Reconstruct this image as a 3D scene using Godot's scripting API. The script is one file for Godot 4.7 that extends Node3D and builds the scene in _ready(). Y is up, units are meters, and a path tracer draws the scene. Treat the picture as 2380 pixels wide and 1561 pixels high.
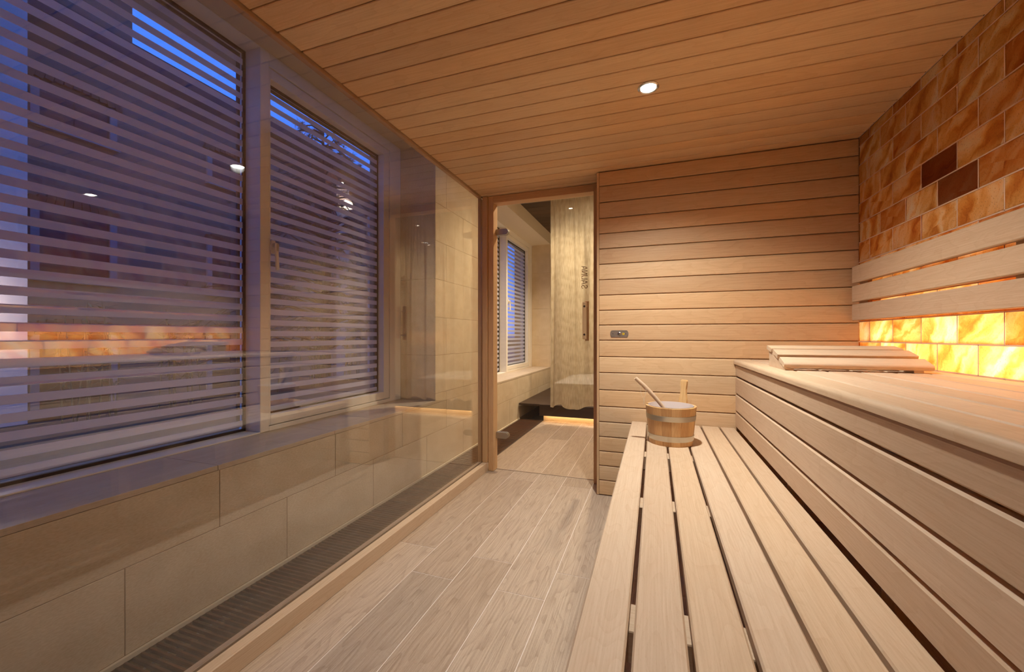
extends Node3D
# A sauna at dusk: benches, backlit salt brick wall, glass partition towards striped windows.
# Plan coordinates: X to the right, Y up, D the distance along the room away from the lens; Godot z = -D.

var rng := RandomNumberGenerator.new()
var mesh_cache := {}
var mats := {}
var taken := {}

func P(x: float, y: float, d: float) -> Vector3:
	return Vector3(x, y, -d)

# ---------------------------------------------------------------- nodes
func numbered(called: String) -> String:
	if not taken.has(called):
		taken[called] = 0
		return called
	taken[called] += 1
	return "%s_%03d" % [called, taken[called]]

func thing(called: String, label: String, category: String, at := Vector3.ZERO, group := "") -> Node3D:
	var o := Node3D.new()
	o.name = numbered(called)
	add_child(o)
	o.position = at
	o.set_meta("label", label)
	o.set_meta("category", category)
	if group != "":
		o.set_meta("group", group)
	return o

func structure(called: String, label: String, at := Vector3.ZERO) -> Node3D:
	var o := Node3D.new()
	o.name = called
	add_child(o)
	o.position = at
	o.set_meta("kind", "structure")
	o.set_meta("label", label)
	return o

# a mesh as a part of o; at is given in world coordinates
func part(o: Node3D, called: String, m: Mesh, mat: Material, at := Vector3.ZERO, b := Basis.IDENTITY) -> MeshInstance3D:
	var i := MeshInstance3D.new()
	i.name = called
	i.mesh = m
	i.material_override = mat
	o.add_child(i, true)
	var g := Vector3.ZERO
	var p: Node = o
	while p is Node3D and p != self:
		g += (p as Node3D).position
		p = p.get_parent()
	i.transform = Transform3D(b, at - g)
	return i

# box between plan limits
func slab(o: Node3D, called: String, mat: Material, x0: float, x1: float, y0: float, y1: float, d0: float, d1: float, bevel := 0.0, grain := 0, kind := -1) -> MeshInstance3D:
	var k := kind if kind >= 0 else rng.randi() % 8
	return part(o, called, cbox(Vector3(x1 - x0, y1 - y0, d1 - d0), bevel, grain, k), mat, P((x0 + x1) / 2, (y0 + y1) / 2, (d0 + d1) / 2))

# ---------------------------------------------------------------- meshes
func tri(st: SurfaceTool, a: Vector3, b: Vector3, c: Vector3, n: Vector3, ua: Vector2, ub: Vector2, uc: Vector2) -> void:
	st.set_normal(n)
	if (b - a).cross(c - a).dot(n) > 0.0:
		st.set_uv(ua); st.add_vertex(a)
		st.set_uv(uc); st.add_vertex(c)
		st.set_uv(ub); st.add_vertex(b)
	else:
		st.set_uv(ua); st.add_vertex(a)
		st.set_uv(ub); st.add_vertex(b)
		st.set_uv(uc); st.add_vertex(c)

func grain_uv(p: Vector3, n: Vector3, g: int, off: Vector2) -> Vector2:
	var d := 0
	var an := n.abs()
	if an.y > an.x and an.y >= an.z:
		d = 1
	elif an.z > an.x and an.z > an.y:
		d = 2
	if d == g:
		return Vector2(p[(g + 1) % 3] * 0.12, p[(g + 2) % 3] / 0.32) + off
	return Vector2(p[g] / 1.6, p[3 - g - d] / 0.32) + off

func quad(st: SurfaceTool, pts: Array, n: Vector3, g: int, off: Vector2) -> void:
	var u := []
	for p: Vector3 in pts:
		u.append(grain_uv(p, n, g, off))
	tri(st, pts[0], pts[1], pts[2], n, u[0], u[1], u[2])
	tri(st, pts[0], pts[2], pts[3], n, u[0], u[2], u[3])

func kind_off(kind: int) -> Vector2:
	return Vector2(fmod(kind * 0.377 + 0.1, 1.0), fmod(kind * 0.291 + 0.17, 1.0))

func cbox(size: Vector3, b: float, g := 0, kind := 0) -> Mesh:
	var key := "%.4f %.4f %.4f %.4f %d %d" % [size.x, size.y, size.z, b, g, kind]
	if mesh_cache.has(key):
		return mesh_cache[key]
	var st := SurfaceTool.new()
	st.begin(Mesh.PRIMITIVE_TRIANGLES)
	var h := size / 2
	var off := kind_off(kind)
	for a in 3:
		var p := (a + 1) % 3
		var q := (a + 2) % 3
		for s in [-1.0, 1.0]:
			var n := Vector3.ZERO
			n[a] = s
			var pts := []
			for c in [[-1, -1], [1, -1], [1, 1], [-1, 1]]:
				var v := Vector3.ZERO
				v[a] = s * h[a]
				v[p] = c[0] * (h[p] - b)
				v[q] = c[1] * (h[q] - b)
				pts.append(v)
			quad(st, pts, n, g, off)
			if b > 0.0:
				for s2 in [-1.0, 1.0]:
					var n2 := Vector3.ZERO
					n2[a] = s
					n2[p] = s2
					n2 = n2.normalized()
					var e := []
					for c in [[0, -1], [0, 1], [1, 1], [1, -1]]:
						var v := Vector3.ZERO
						v[a] = s * (h[a] - (b if c[0] == 1 else 0.0))
						v[p] = s2 * (h[p] - (0.0 if c[0] == 1 else b))
						v[q] = c[1] * (h[q] - b)
						e.append(v)
					quad(st, e, n2, g, off)
	if b > 0.0:
		for sx in [-1.0, 1.0]:
			for sy in [-1.0, 1.0]:
				for sz in [-1.0, 1.0]:
					var n := Vector3(sx, sy, sz).normalized()
					var c := Vector3(sx * h.x, sy * h.y, sz * h.z)
					var pa := c - Vector3(0, sy * b, sz * b)
					var pb := c - Vector3(sx * b, 0, sz * b)
					var pc := c - Vector3(sx * b, sy * b, 0)
					tri(st, pa, pb, pc, n, grain_uv(pa, n, g, off), grain_uv(pb, n, g, off), grain_uv(pc, n, g, off))
	var m := st.commit()
	mesh_cache[key] = m
	return m

# polygon in local XY extruded along local Z; grain runs along Z
func prism(poly: PackedVector2Array, length: float, kind := 0, smooth_deg := 35.0) -> Mesh:
	var st := SurfaceTool.new()
	st.begin(Mesh.PRIMITIVE_TRIANGLES)
	var n := poly.size()
	var area := 0.0
	for i in n:
		area += poly[i].cross(poly[(i + 1) % n])
	var flip := 1.0 if area > 0 else -1.0
	var fn := []
	for i in n:
		var e := (poly[(i + 1) % n] - poly[i]).normalized()
		fn.append(Vector2(e.y, -e.x) * flip)
	var off := kind_off(kind)
	var per := 0.0
	var hz := length / 2
	var lim := cos(deg_to_rad(smooth_deg))
	for i in n:
		var a := poly[i]
		var b := poly[(i + 1) % n]
		var na: Vector2 = fn[i]
		var nb: Vector2 = fn[i]
		var prev: Vector2 = fn[(i + n - 1) % n]
		var next: Vector2 = fn[(i + 1) % n]
		if prev.dot(na) > lim:
			na = (na + prev).normalized()
		if next.dot(nb) > lim:
			nb = (nb + next).normalized()
		var l := (b - a).length()
		var pts := [Vector3(a.x, a.y, -hz), Vector3(b.x, b.y, -hz), Vector3(b.x, b.y, hz), Vector3(a.x, a.y, hz)]
		var ns := [Vector3(na.x, na.y, 0), Vector3(nb.x, nb.y, 0), Vector3(nb.x, nb.y, 0), Vector3(na.x, na.y, 0)]
		var us := [Vector2(-hz / 1.6, per / 0.32) + off, Vector2(-hz / 1.6, (per + l) / 0.32) + off, Vector2(hz / 1.6, (per + l) / 0.32) + off, Vector2(hz / 1.6, per / 0.32) + off]
		var f3 := Vector3(fn[i].x, fn[i].y, 0)
		for t in [[0, 1, 2], [0, 2, 3]]:
			var o: Array = t
			if (pts[o[1]] - pts[o[0]]).cross(pts[o[2]] - pts[o[0]]).dot(f3) > 0:
				o = [o[0], o[2], o[1]]
			for k in o:
				st.set_normal(ns[k]); st.set_uv(us[k]); st.add_vertex(pts[k])
		per += l
	var ids := Geometry2D.triangulate_polygon(poly)
	for s in [-1.0, 1.0]:
		for i in range(0, ids.size(), 3):
			var q := []
			for k in 3:
				q.append(poly[ids[i + k]])
			var nn := Vector3(0, 0, s)
			tri(st, Vector3(q[0].x, q[0].y, s * hz), Vector3(q[1].x, q[1].y, s * hz), Vector3(q[2].x, q[2].y, s * hz), nn, q[0] * 0.6, q[1] * 0.6, q[2] * 0.6)
	return st.commit()

# profile of (radius, height) turned round Y
func lathe(profile: Array, segs := 32, smooth := true) -> Mesh:
	var st := SurfaceTool.new()
	st.begin(Mesh.PRIMITIVE_TRIANGLES)
	for i in profile.size() - 1:
		var a: Vector2 = profile[i]
		var b: Vector2 = profile[i + 1]
		var e := (b - a).normalized()
		var nr := Vector2(e.y, -e.x)
		for k in segs:
			var t0 := TAU * k / segs
			var t1 := TAU * (k + 1) / segs
			var c0 := Vector3(cos(t0), 0, sin(t0))
			var c1 := Vector3(cos(t1), 0, sin(t1))
			var pts := [c0 * a.x + Vector3(0, a.y, 0), c1 * a.x + Vector3(0, a.y, 0), c1 * b.x + Vector3(0, b.y, 0), c0 * b.x + Vector3(0, b.y, 0)]
			var mid := ((c0 + c1) / 2).normalized()
			var n0 := (c0 * nr.x + Vector3(0, nr.y, 0)).normalized()
			var n1 := (c1 * nr.x + Vector3(0, nr.y, 0)).normalized()
			var nm := (mid * nr.x + Vector3(0, nr.y, 0)).normalized()
			var ns := [n0, n1, n1, n0] if smooth else [nm, nm, nm, nm]
			for t in [[0, 1, 2], [0, 2, 3]]:
				var o: Array = t
				var cr: Vector3 = (pts[o[1]] - pts[o[0]]).cross(pts[o[2]] - pts[o[0]])
				if cr.length() < 1e-12:
					continue
				if cr.dot(nm) > 0:
					o = [o[0], o[2], o[1]]
				for q in o:
					st.set_normal(ns[q]); st.set_uv(Vector2((t0 if q == 0 or q == 3 else t1) / TAU, pts[q].y)); st.add_vertex(pts[q])
	return st.commit()

func tube_into(st: SurfaceTool, pts: Array, radii: Array, segs := 8, caps := true) -> void:
	var n := pts.size()
	var rings := []
	var side := Vector3.ZERO
	for i in n:
		var t: Vector3 = (pts[mini(i + 1, n - 1)] - pts[maxi(i - 1, 0)]).normalized()
		if side == Vector3.ZERO:
			side = t.cross(Vector3.UP if absf(t.y) < 0.9 else Vector3.RIGHT).normalized()
		side = (side - t * side.dot(t)).normalized()
		var up := t.cross(side)
		var r := []
		for k in segs:
			var a := TAU * k / segs
			r.append(side * cos(a) + up * sin(a))
		rings.append(r)
	for i in n - 1:
		for k in segs:
			var k2 := (k + 1) % segs
			var p := [pts[i] + rings[i][k] * radii[i], pts[i] + rings[i][k2] * radii[i], pts[i + 1] + rings[i + 1][k2] * radii[i + 1], pts[i + 1] + rings[i + 1][k] * radii[i + 1]]
			var ns := [rings[i][k], rings[i][k2], rings[i + 1][k2], rings[i + 1][k]]
			var mid: Vector3 = ns[0] + ns[1]
			for t in [[0, 1, 2], [0, 2, 3]]:
				var o: Array = t
				if (p[o[1]] - p[o[0]]).cross(p[o[2]] - p[o[0]]).dot(mid) > 0:
					o = [o[0], o[2], o[1]]
				for q in o:
					st.set_normal(ns[q]); st.set_uv(Vector2(i * 0.1, float(k) / segs)); st.add_vertex(p[q])
	if caps:
		for e in [0, n - 1]:
			var nn: Vector3 = (pts[0] - pts[1]).normalized() if e == 0 else (pts[n - 1] - pts[n - 2]).normalized()
			for k in segs:
				tri(st, pts[e], pts[e] + rings[e][k] * radii[e], pts[e] + rings[e][(k + 1) % segs] * radii[e], nn, Vector2.ZERO, Vector2.ZERO, Vector2.ZERO)

func tube(pts: Array, radii: Array, segs := 8) -> Mesh:
	var st := SurfaceTool.new()
	st.begin(Mesh.PRIMITIVE_TRIANGLES)
	tube_into(st, pts, radii, segs)
	return st.commit()

# ---------------------------------------------------------------- textures
func noise(seed_: int, freq: float, octaves := 3) -> FastNoiseLite:
	var n := FastNoiseLite.new()
	n.seed = seed_
	n.noise_type = FastNoiseLite.TYPE_SIMPLEX_SMOOTH
	n.frequency = freq
	n.fractal_octaves = octaves
	return n

# sawn timber: u runs along the grain (seamless), v across it
func wood(seed_: int, light: Color, dark: Color, rings: float, sway: float, fine: float, w := 768, h := 320, depth := 0.2) -> ImageTexture:
	var im := Image.create(w, h, false, Image.FORMAT_RGB8)
	var n1 := noise(seed_, 1.0, 2)
	var n2 := noise(seed_ + 1, 1.0, 2)
	var n3 := noise(seed_ + 2, 1.0, 2)
	for x in w:
		var a := TAU * x / w
		var cx := cos(a)
		var sx := sin(a)
		for y in h:
			var v := float(y) / h
			var bend := n1.get_noise_3d(cx * 0.55, sx * 0.55, v * 3.2)
			var ph := v * rings + bend * sway
			var f := ph - floorf(ph)
			var ring := f * f * f * 0.9
			var streak := n2.get_noise_3d(cx * 0.9, sx * 0.9, v * 60.0) * 0.5 + 0.5
			var pore := n3.get_noise_3d(cx * 14.0, sx * 14.0, v * 170.0)
			var t := clampf(ring * depth + (streak - 0.5) * fine + maxf(pore - 0.25, 0.0) * fine * 0.9 + 0.2, 0.0, 1.0)
			im.set_pixel(x, y, light.lerp(dark, t))
	return ImageTexture.create_from_image(im)

# salt: cloudy streaks from pale cream over amber to rust
func salt(seed_: int, w := 640, h := 640) -> ImageTexture:
	var im := Image.create(w, h, false, Image.FORMAT_RGB8)
	var n1 := noise(seed_, 0.0075, 4)
	var n2 := noise(seed_ + 5, 0.008, 3)
	var n3 := noise(seed_ + 9, 0.07, 3)
	var ramp := Gradient.new()
	ramp.offsets = PackedFloat32Array([0.0, 0.28, 0.5, 0.72, 1.0])
	ramp.colors = PackedColorArray([Color8(255, 244, 216), Color8(252, 222, 164), Color8(242, 192, 112), Color8(222, 154, 72), Color8(180, 100, 44)])
	for y in h:
		for x in w:
			var q := n2.get_noise_2d(x, y) * 34.0
			var a := (x * 0.82 - y * 0.57 + q) * 1.0
			var b := (x * 0.57 + y * 0.82 + q) * 0.22
			var t := 0.46 + n1.get_noise_2d(a, b) * 0.72 + n3.get_noise_2d(x, y) * 0.05
			var c := ramp.sample(clampf(t, 0.0, 1.0))
			if n3.get_noise_2d(x * 1.9 + 900, y * 1.1) > 0.5:
				c = c.lerp(Color8(120, 64, 26), 0.4)
			im.set_pixel(x, y, c)
	return ImageTexture.create_from_image(im)

func speckle(seed_: int, a: Color, b: Color, freq: float, stretch: float, size := 384) -> ImageTexture:
	var im := Image.create(size, size, false, Image.FORMAT_RGB8)
	var n1 := noise(seed_, freq, 4)
	var n2 := noise(seed_ + 3, freq * 0.09, 2)
	for y in size:
		for x in size:
			var t := 0.5 + n1.get_noise_2d(x, y * stretch) * 0.55 + n2.get_noise_2d(x, y) * 0.3
			im.set_pixel(x, y, a.lerp(b, clampf(t, 0, 1)))
	return ImageTexture.create_from_image(im)

func mat(called: String, color: Color, rough := 0.6, tex: Texture2D = null, spec := 0.4) -> StandardMaterial3D:
	var m := StandardMaterial3D.new()
	m.resource_name = called
	m.albedo_color = color
	m.roughness = rough
	m.metallic_specular = spec
	if tex:
		m.albedo_texture = tex
	return m

func toned(called: String, tex: Texture2D, rough: float, tones: Array, spec := 0.35) -> Array:
	var r := []
	for t in tones:
		r.append(mat(called, t, rough, tex, spec))
	return r

func pick(a: Array) -> Variant:
	return a[rng.randi() % a.size()]

# ---------------------------------------------------------------- lamps
func downlight(called: String, label: String, at: Vector3, r: float, energy: float, color: Color, angle: float, group := "", glow := 26.0) -> Node3D:
	var t := thing(called, label, "lamp", at, group)
	part(t, "trim_ring", lathe([Vector2(r * 0.72, 0.004), Vector2(r * 0.74, -0.003), Vector2(r * 0.86, -0.006), Vector2(r, -0.002), Vector2(r, 0.002)], 36), M("chrome"), at)
	var glowing := StandardMaterial3D.new()
	glowing.resource_name = "lamp_glass"
	glowing.albedo_color = Color(0.9, 0.9, 0.9)
	glowing.emission_enabled = true
	glowing.emission = color
	glowing.emission_energy_multiplier = glow
	part(t, "lamp_lens", lathe([Vector2(r * 0.74, 0.001), Vector2(0.0, -0.001)], 36), glowing, at)
	var l := SpotLight3D.new()
	l.name = "lamp_beam"
	l.light_color = color
	l.light_energy = energy
	l.light_size = r * 0.7
	l.spot_angle = angle
	l.spot_angle_attenuation = 1.0
	l.spot_range = 20.0
	l.spot_attenuation = 2.0
	l.shadow_enabled = true
	t.add_child(l)
	l.position = Vector3(0, -0.012, 0)
	l.rotation = Vector3(-PI / 2, 0, 0)
	return t

func strip_light(o: Node3D, called: String, at: Vector3, b: Basis, size: Vector2, energy: float, color: Color) -> void:
	var l := AreaLight3D.new()
	l.name = called
	l.area_size = size
	l.light_color = color
	l.light_energy = energy
	l.area_range = 20.0
	l.shadow_enabled = true
	o.add_child(l, true)
	l.transform = Transform3D(b, at - o.position)

func glow_mat(called: String, color: Color, energy: float) -> StandardMaterial3D:
	var m := StandardMaterial3D.new()
	m.resource_name = called
	m.albedo_color = Color(0.8, 0.8, 0.8)
	m.emission_enabled = true
	m.emission = color
	m.emission_energy_multiplier = energy
	return m

func M(k: String) -> Material:
	return mats[k]

# ---------------------------------------------------------------- constants of the place
const GLASS_X := -1.306
const TILE_X := -1.671
const SALT_X := 1.085
const END_D := 2.81
const NEAR_D := -0.9
const CEIL := 2.2
const SILL := 0.558

func _ready() -> void:
	rng.seed = 4711
	setup_view()
	setup_materials()
	build_floor()
	build_ceiling()
	build_far_wall()
	build_salt_wall()
	build_window_wall()
	build_windows()
	build_partition()
	build_door()
	build_hall()
	build_outdoors()
	build_lower_bench()
	build_upper_bench()
	build_backrest()
	build_headrest()
	build_bucket()
	build_ladle()
	build_control_plate()
	build_grille()
	build_lamps()

func setup_view() -> void:
	var cam := Camera3D.new()
	cam.name = "camera"
	add_child(cam)
	cam.position = Vector3(0, 1.0815, 0)
	cam.rotation = Vector3(0, 0.3375, 0)
	cam.fov = rad_to_deg(2.0 * atan(780.5 / 945.0))
	cam.near = 0.02
	cam.far = 200.0
	cam.current = true
	var we := WorldEnvironment.new()
	we.name = "environment"
	var e := Environment.new()
	e.background_mode = Environment.BG_SKY
	var sky := Sky.new()
	var sm := ProceduralSkyMaterial.new()
	sm.sky_top_color = Color(0.19, 0.48, 1.0)
	sm.sky_horizon_color = Color(0.24, 0.53, 1.0)
	sm.sky_curve = 0.2
	sm.ground_bottom_color = Color(0.05, 0.06, 0.08)
	sm.ground_horizon_color = Color(0.12, 0.14, 0.2)
	sky.sky_material = sm
	e.sky = sky
	e.background_energy_multiplier = 2.0
	e.tonemap_mode = Environment.TONE_MAPPER_LINEAR
	e.tonemap_exposure = 1.0
	e.sdfgi_enabled = true
	e.ssao_enabled = true
	e.ssil_enabled = true
	we.environment = e
	add_child(we)

func setup_materials() -> void:
	var bench_tex := wood(11, Color8(217, 192, 166), Color8(188, 154, 122), 4.0, 3.4, 0.5)
	var wall_tex := wood(23, Color8(226, 193, 152), Color8(192, 150, 109), 5.0, 2.4, 0.5)
	var oak_tex := wood(37, Color8(198, 176, 156), Color8(146, 122, 103), 6.0, 2.2, 0.75, 1024, 320, 0.28)
	var dark_tex := wood(51, Color8(104, 82, 64), Color8(48, 35, 27), 9.0, 1.6, 0.9, 384, 256)
	var pine_tex := wood(67, Color8(230, 194, 144), Color8(198, 148, 94), 22.0, 1.2, 0.5, 384, 320)
	mats["bench"] = toned("pale_timber", bench_tex, 0.5, [Color(1, 1, 1), Color(0.97, 0.96, 0.95), Color(0.99, 0.975, 0.95), Color(0.955, 0.94, 0.925)])
	mats["board"] = toned("lining_timber", wall_tex, 0.5, [Color(1, 1, 1), Color(0.96, 0.94, 0.92), Color(0.93, 0.91, 0.9), Color(0.985, 0.96, 0.93), Color(0.95, 0.95, 0.96)])
	mats["frame"] = toned("frame_timber", wall_tex, 0.5, [Color(0.93, 0.88, 0.83), Color(0.9, 0.86, 0.81)])
	mats["plank"] = toned("oak_tile", oak_tex, 0.42, [Color(1, 1, 1), Color(0.95, 0.94, 0.93), Color(0.97, 0.96, 0.97), Color(0.92, 0.92, 0.92)])
	mats["dark_wood"] = toned("dark_timber", dark_tex, 0.5, [Color(0.75, 0.72, 0.7), Color(0.62, 0.58, 0.56), Color(0.85, 0.8, 0.76)])
	mats["slat_wood"] = toned("grille_timber", dark_tex, 0.45, [Color(1.0, 0.86, 0.72), Color(1.0, 0.8, 0.66), Color(0.86, 0.72, 0.64), Color(0.94, 0.74, 0.6)])
	mats["pine"] = toned("bucket_timber", pine_tex, 0.5, [Color(1, 1, 1), Color(0.95, 0.92, 0.9), Color(1.0, 0.98, 0.94), Color(0.92, 0.88, 0.84)])
	mats["grout"] = mat("grout", Color8(226, 212, 202), 0.9)
	mats["mortar"] = mat("mortar", Color8(226, 190, 160), 0.9)
	mats["chrome"] = mat("chrome", Color(0.78, 0.77, 0.75), 0.25)
	mats["chrome"].metallic = 1.0
	mats["steel"] = mat("brushed_steel", Color(0.72, 0.69, 0.65), 0.42)
	mats["steel"].metallic = 1.0
	mats["zinc"] = mat("hoop_metal", Color(0.78, 0.76, 0.71), 0.33)
	mats["zinc"].metallic = 1.0
	var tile_tex := speckle(71, Color8(230, 210, 180), Color8(206, 182, 148), 0.11, 2.6)
	mats["tile"] = toned("stone_tile", tile_tex, 0.6, [Color(1, 1, 1), Color(0.975, 0.97, 0.965), Color(0.99, 0.98, 0.96)], 0.3)
	for t in mats["tile"]:
		t.uv1_scale = Vector3(2.2, 0.5, 1)
		t.heightmap_enabled = true
		t.heightmap_texture = tile_tex
		t.heightmap_scale = 0.12
	mats["tile_grout"] = mat("tile_grout", Color8(150, 124, 92), 0.9)
	mats["sill"] = mat("sill_stone", Color(0.95, 0.94, 0.95), 0.45, tile_tex)
	mats["plaster"] = mat("plaster", Color8(214, 196, 168), 0.8)
	mats["white_plaster"] = mat("white_plaster", Color8(232, 226, 214), 0.85)
	mats["paint"] = mat("frame_paint", Color8(238, 228, 212), 0.4)
	mats["gasket"] = mat("gasket", Color8(30, 24, 22), 0.6)
	mats["dark"] = mat("dark_void", Color8(34, 26, 22), 0.9)
	var g := mat("clear_glass", Color(0.3, 0.26, 0.2, 0.03), 0.0)
	g.transparency = BaseMaterial3D.TRANSPARENCY_ALPHA
	g.metallic_specular = 0.5
	mats["glass"] = g
	var g2 := mat("window_glass", Color(0.2, 0.2, 0.22, 0.03), 0.0)
	g2.transparency = BaseMaterial3D.TRANSPARENCY_ALPHA
	g2.metallic_specular = 0.5
	mats["window_glass"] = g2
	var film := mat("frosted_film", Color8(214, 212, 216), 0.7)
	film.backlight_enabled = true
	film.backlight = Color(0.9, 0.9, 0.92)
	mats["film"] = film
	mats["salt"] = []
	var s1 := salt(5)
	var s2 := salt(91)
	for k in 7:
		var m := mat("salt", [Color(1, 1, 1), Color(1, 0.95, 0.86), Color(0.95, 0.86, 0.76), Color(1, 1.0, 0.97), Color(0.9, 0.76, 0.62), Color(0.98, 0.92, 0.82), Color(0.6, 0.4, 0.3)][k], 0.45, s1 if k % 2 == 0 else s2, 0.4)
		m.backlight_enabled = true
		m.backlight = Color(1.0, 1.0, 1.0)
		mats["salt"].append(m)
	var linen_tex := speckle(83, Color8(226, 212, 186), Color8(186, 168, 140), 0.12, 0.08)
	var linen := mat("linen", Color(1, 1, 1, 0.86), 0.95, linen_tex, 0.2)
	linen.transparency = BaseMaterial3D.TRANSPARENCY_ALPHA
	linen.backlight_enabled = true
	linen.backlight = Color(0.85, 0.83, 0.78)
	linen.uv1_scale = Vector3(1, 1, 1)
	mats["linen"] = linen
	mats["towel"] = mat("white_cloth", Color8(236, 232, 226), 0.95)
	mats["cushion"] = mat("grey_cloth", Color8(120, 106, 90), 0.95)
	mats["liner"] = mat("bucket_liner", Color8(226, 212, 208), 0.4)
	mats["cord"] = mat("cord", Color8(226, 205, 176), 0.8)
	mats["letter"] = mat("lettering", Color8(112, 66, 28), 0.5)
	mats["yellow"] = mat("yellow_sticker", Color8(232, 190, 40), 0.5)
	mats["black"] = mat("black_print", Color8(58, 44, 24), 0.6)

# ---------------------------------------------------------------- floor, ceiling
func build_floor() -> void:
	var f := structure("floor", "pale oak-look plank tile floor with thin light grout lines")
	slab(f, "screed", M("grout"), -1.345, 2.6, -0.12, -0.0012, NEAR_D - 0.05, 7.45)
	var x0 := -1.264
	var row := 0
	for r in range(0, 8):
		var a := x0 + 0.21 * r
		var b := a + 0.2068
		if r == 0:
			a = -1.344
		var d := (0.546 if r % 2 == 0 else 0.337) - 1.28
		while d < 5.05:
			var lo := maxf(d, NEAR_D)
			var hi := minf(d + 1.2768, 5.05)
			if hi - lo > 0.02:
				slab(f, "plank", pick(mats["plank"]), a, b, -0.012, 0.0, lo, hi, 0.0007, 2)
			d += 1.28
	slab(f, "plank_rest", mats["plank"][0], x0 + 0.21 * 8, 2.6, -0.012, 0.0, NEAR_D, 5.05, 0.0, 2)

func board_profile(width: float, thick: float, bevel: float) -> PackedVector2Array:
	# x across the board, y outwards; a broad bevel on one long edge, a small one on the other
	return PackedVector2Array([Vector2(0, -thick), Vector2(width, -thick), Vector2(width, -0.002), Vector2(width - 0.002, 0), Vector2(bevel, 0), Vector2(bevel * 0.55, -0.0012), Vector2(0.001, -bevel * 0.55), Vector2(0, -bevel * 0.8)])

func build_ceiling() -> void:
	var c := structure("ceiling", "sauna ceiling of narrow timber boards running across the room")
	var len := SALT_X + 1.31
	var variants := []
	for k in 6:
		variants.append(prism(board_profile(0.1055, 0.014, 0.006), len, k))
	var d := 1.024 - 0.108 * 18
	while d < 3.05:
		# local x -> D, local y -> down, local z -> X
		var b := Basis(Vector3(0, 0, 1), Vector3(0, -1, 0), Vector3(1, 0, 0))
		part(c, "board", pick(variants), pick(mats["board"]), P((SALT_X - 1.31) / 2, CEIL, d + 0.1055), b)
		d += 0.108
	slab(c, "deck", M("dark"), -1.342, 1.34, CEIL + 0.0145, CEIL + 0.1, NEAR_D - 0.05, 3.12)

# ---------------------------------------------------------------- far wall
func build_far_wall() -> void:
	var w := structure("wall_far", "far sauna wall of horizontal timber boards beside the door")
	var ys := [2.198, 2.101, 1.99, 1.882, 1.777, 1.674, 1.569, 1.464, 1.359, 1.256, 1.156, 1.053, 0.942, 0.834, 0.717, 0.605, 0.5, 0.399, 0.301, 0.203, 0.104, 0.004]
	var x0 := -0.356
	var len := SALT_X - x0
	for i in ys.size() - 1:
		var hi: float = ys[i]
		var lo: float = ys[i + 1]
		var m := prism(board_profile(hi - lo - 0.004, 0.016, 0.009), len, rng.randi() % 8)
		# local x -> down, local y -> towards the camera, local z -> X
		part(w, "board", m, pick(mats["board"]), P((x0 + SALT_X) / 2, hi - 0.002, END_D), Basis(Vector3(0, -1, 0), Vector3(0, 0, 1), Vector3(-1, 0, 0)))
	slab(w, "backing", mats["board"][2], -0.356, 1.34, 0.0, 2.3, END_D + 0.0165, 3.08)
	slab(w, "corner_strip", mats["board"][1], -0.373, -0.3575, 0.003, 2.192, 2.808, 3.0, 0.002, 1)
	var n := structure("wall_near", "timber wall behind the lens closing the sauna")
	slab(n, "panel", mats["board"][1], -1.342, 1.34, 0.0, 2.3, NEAR_D - 0.06, NEAR_D, 0.0, 0)

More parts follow.
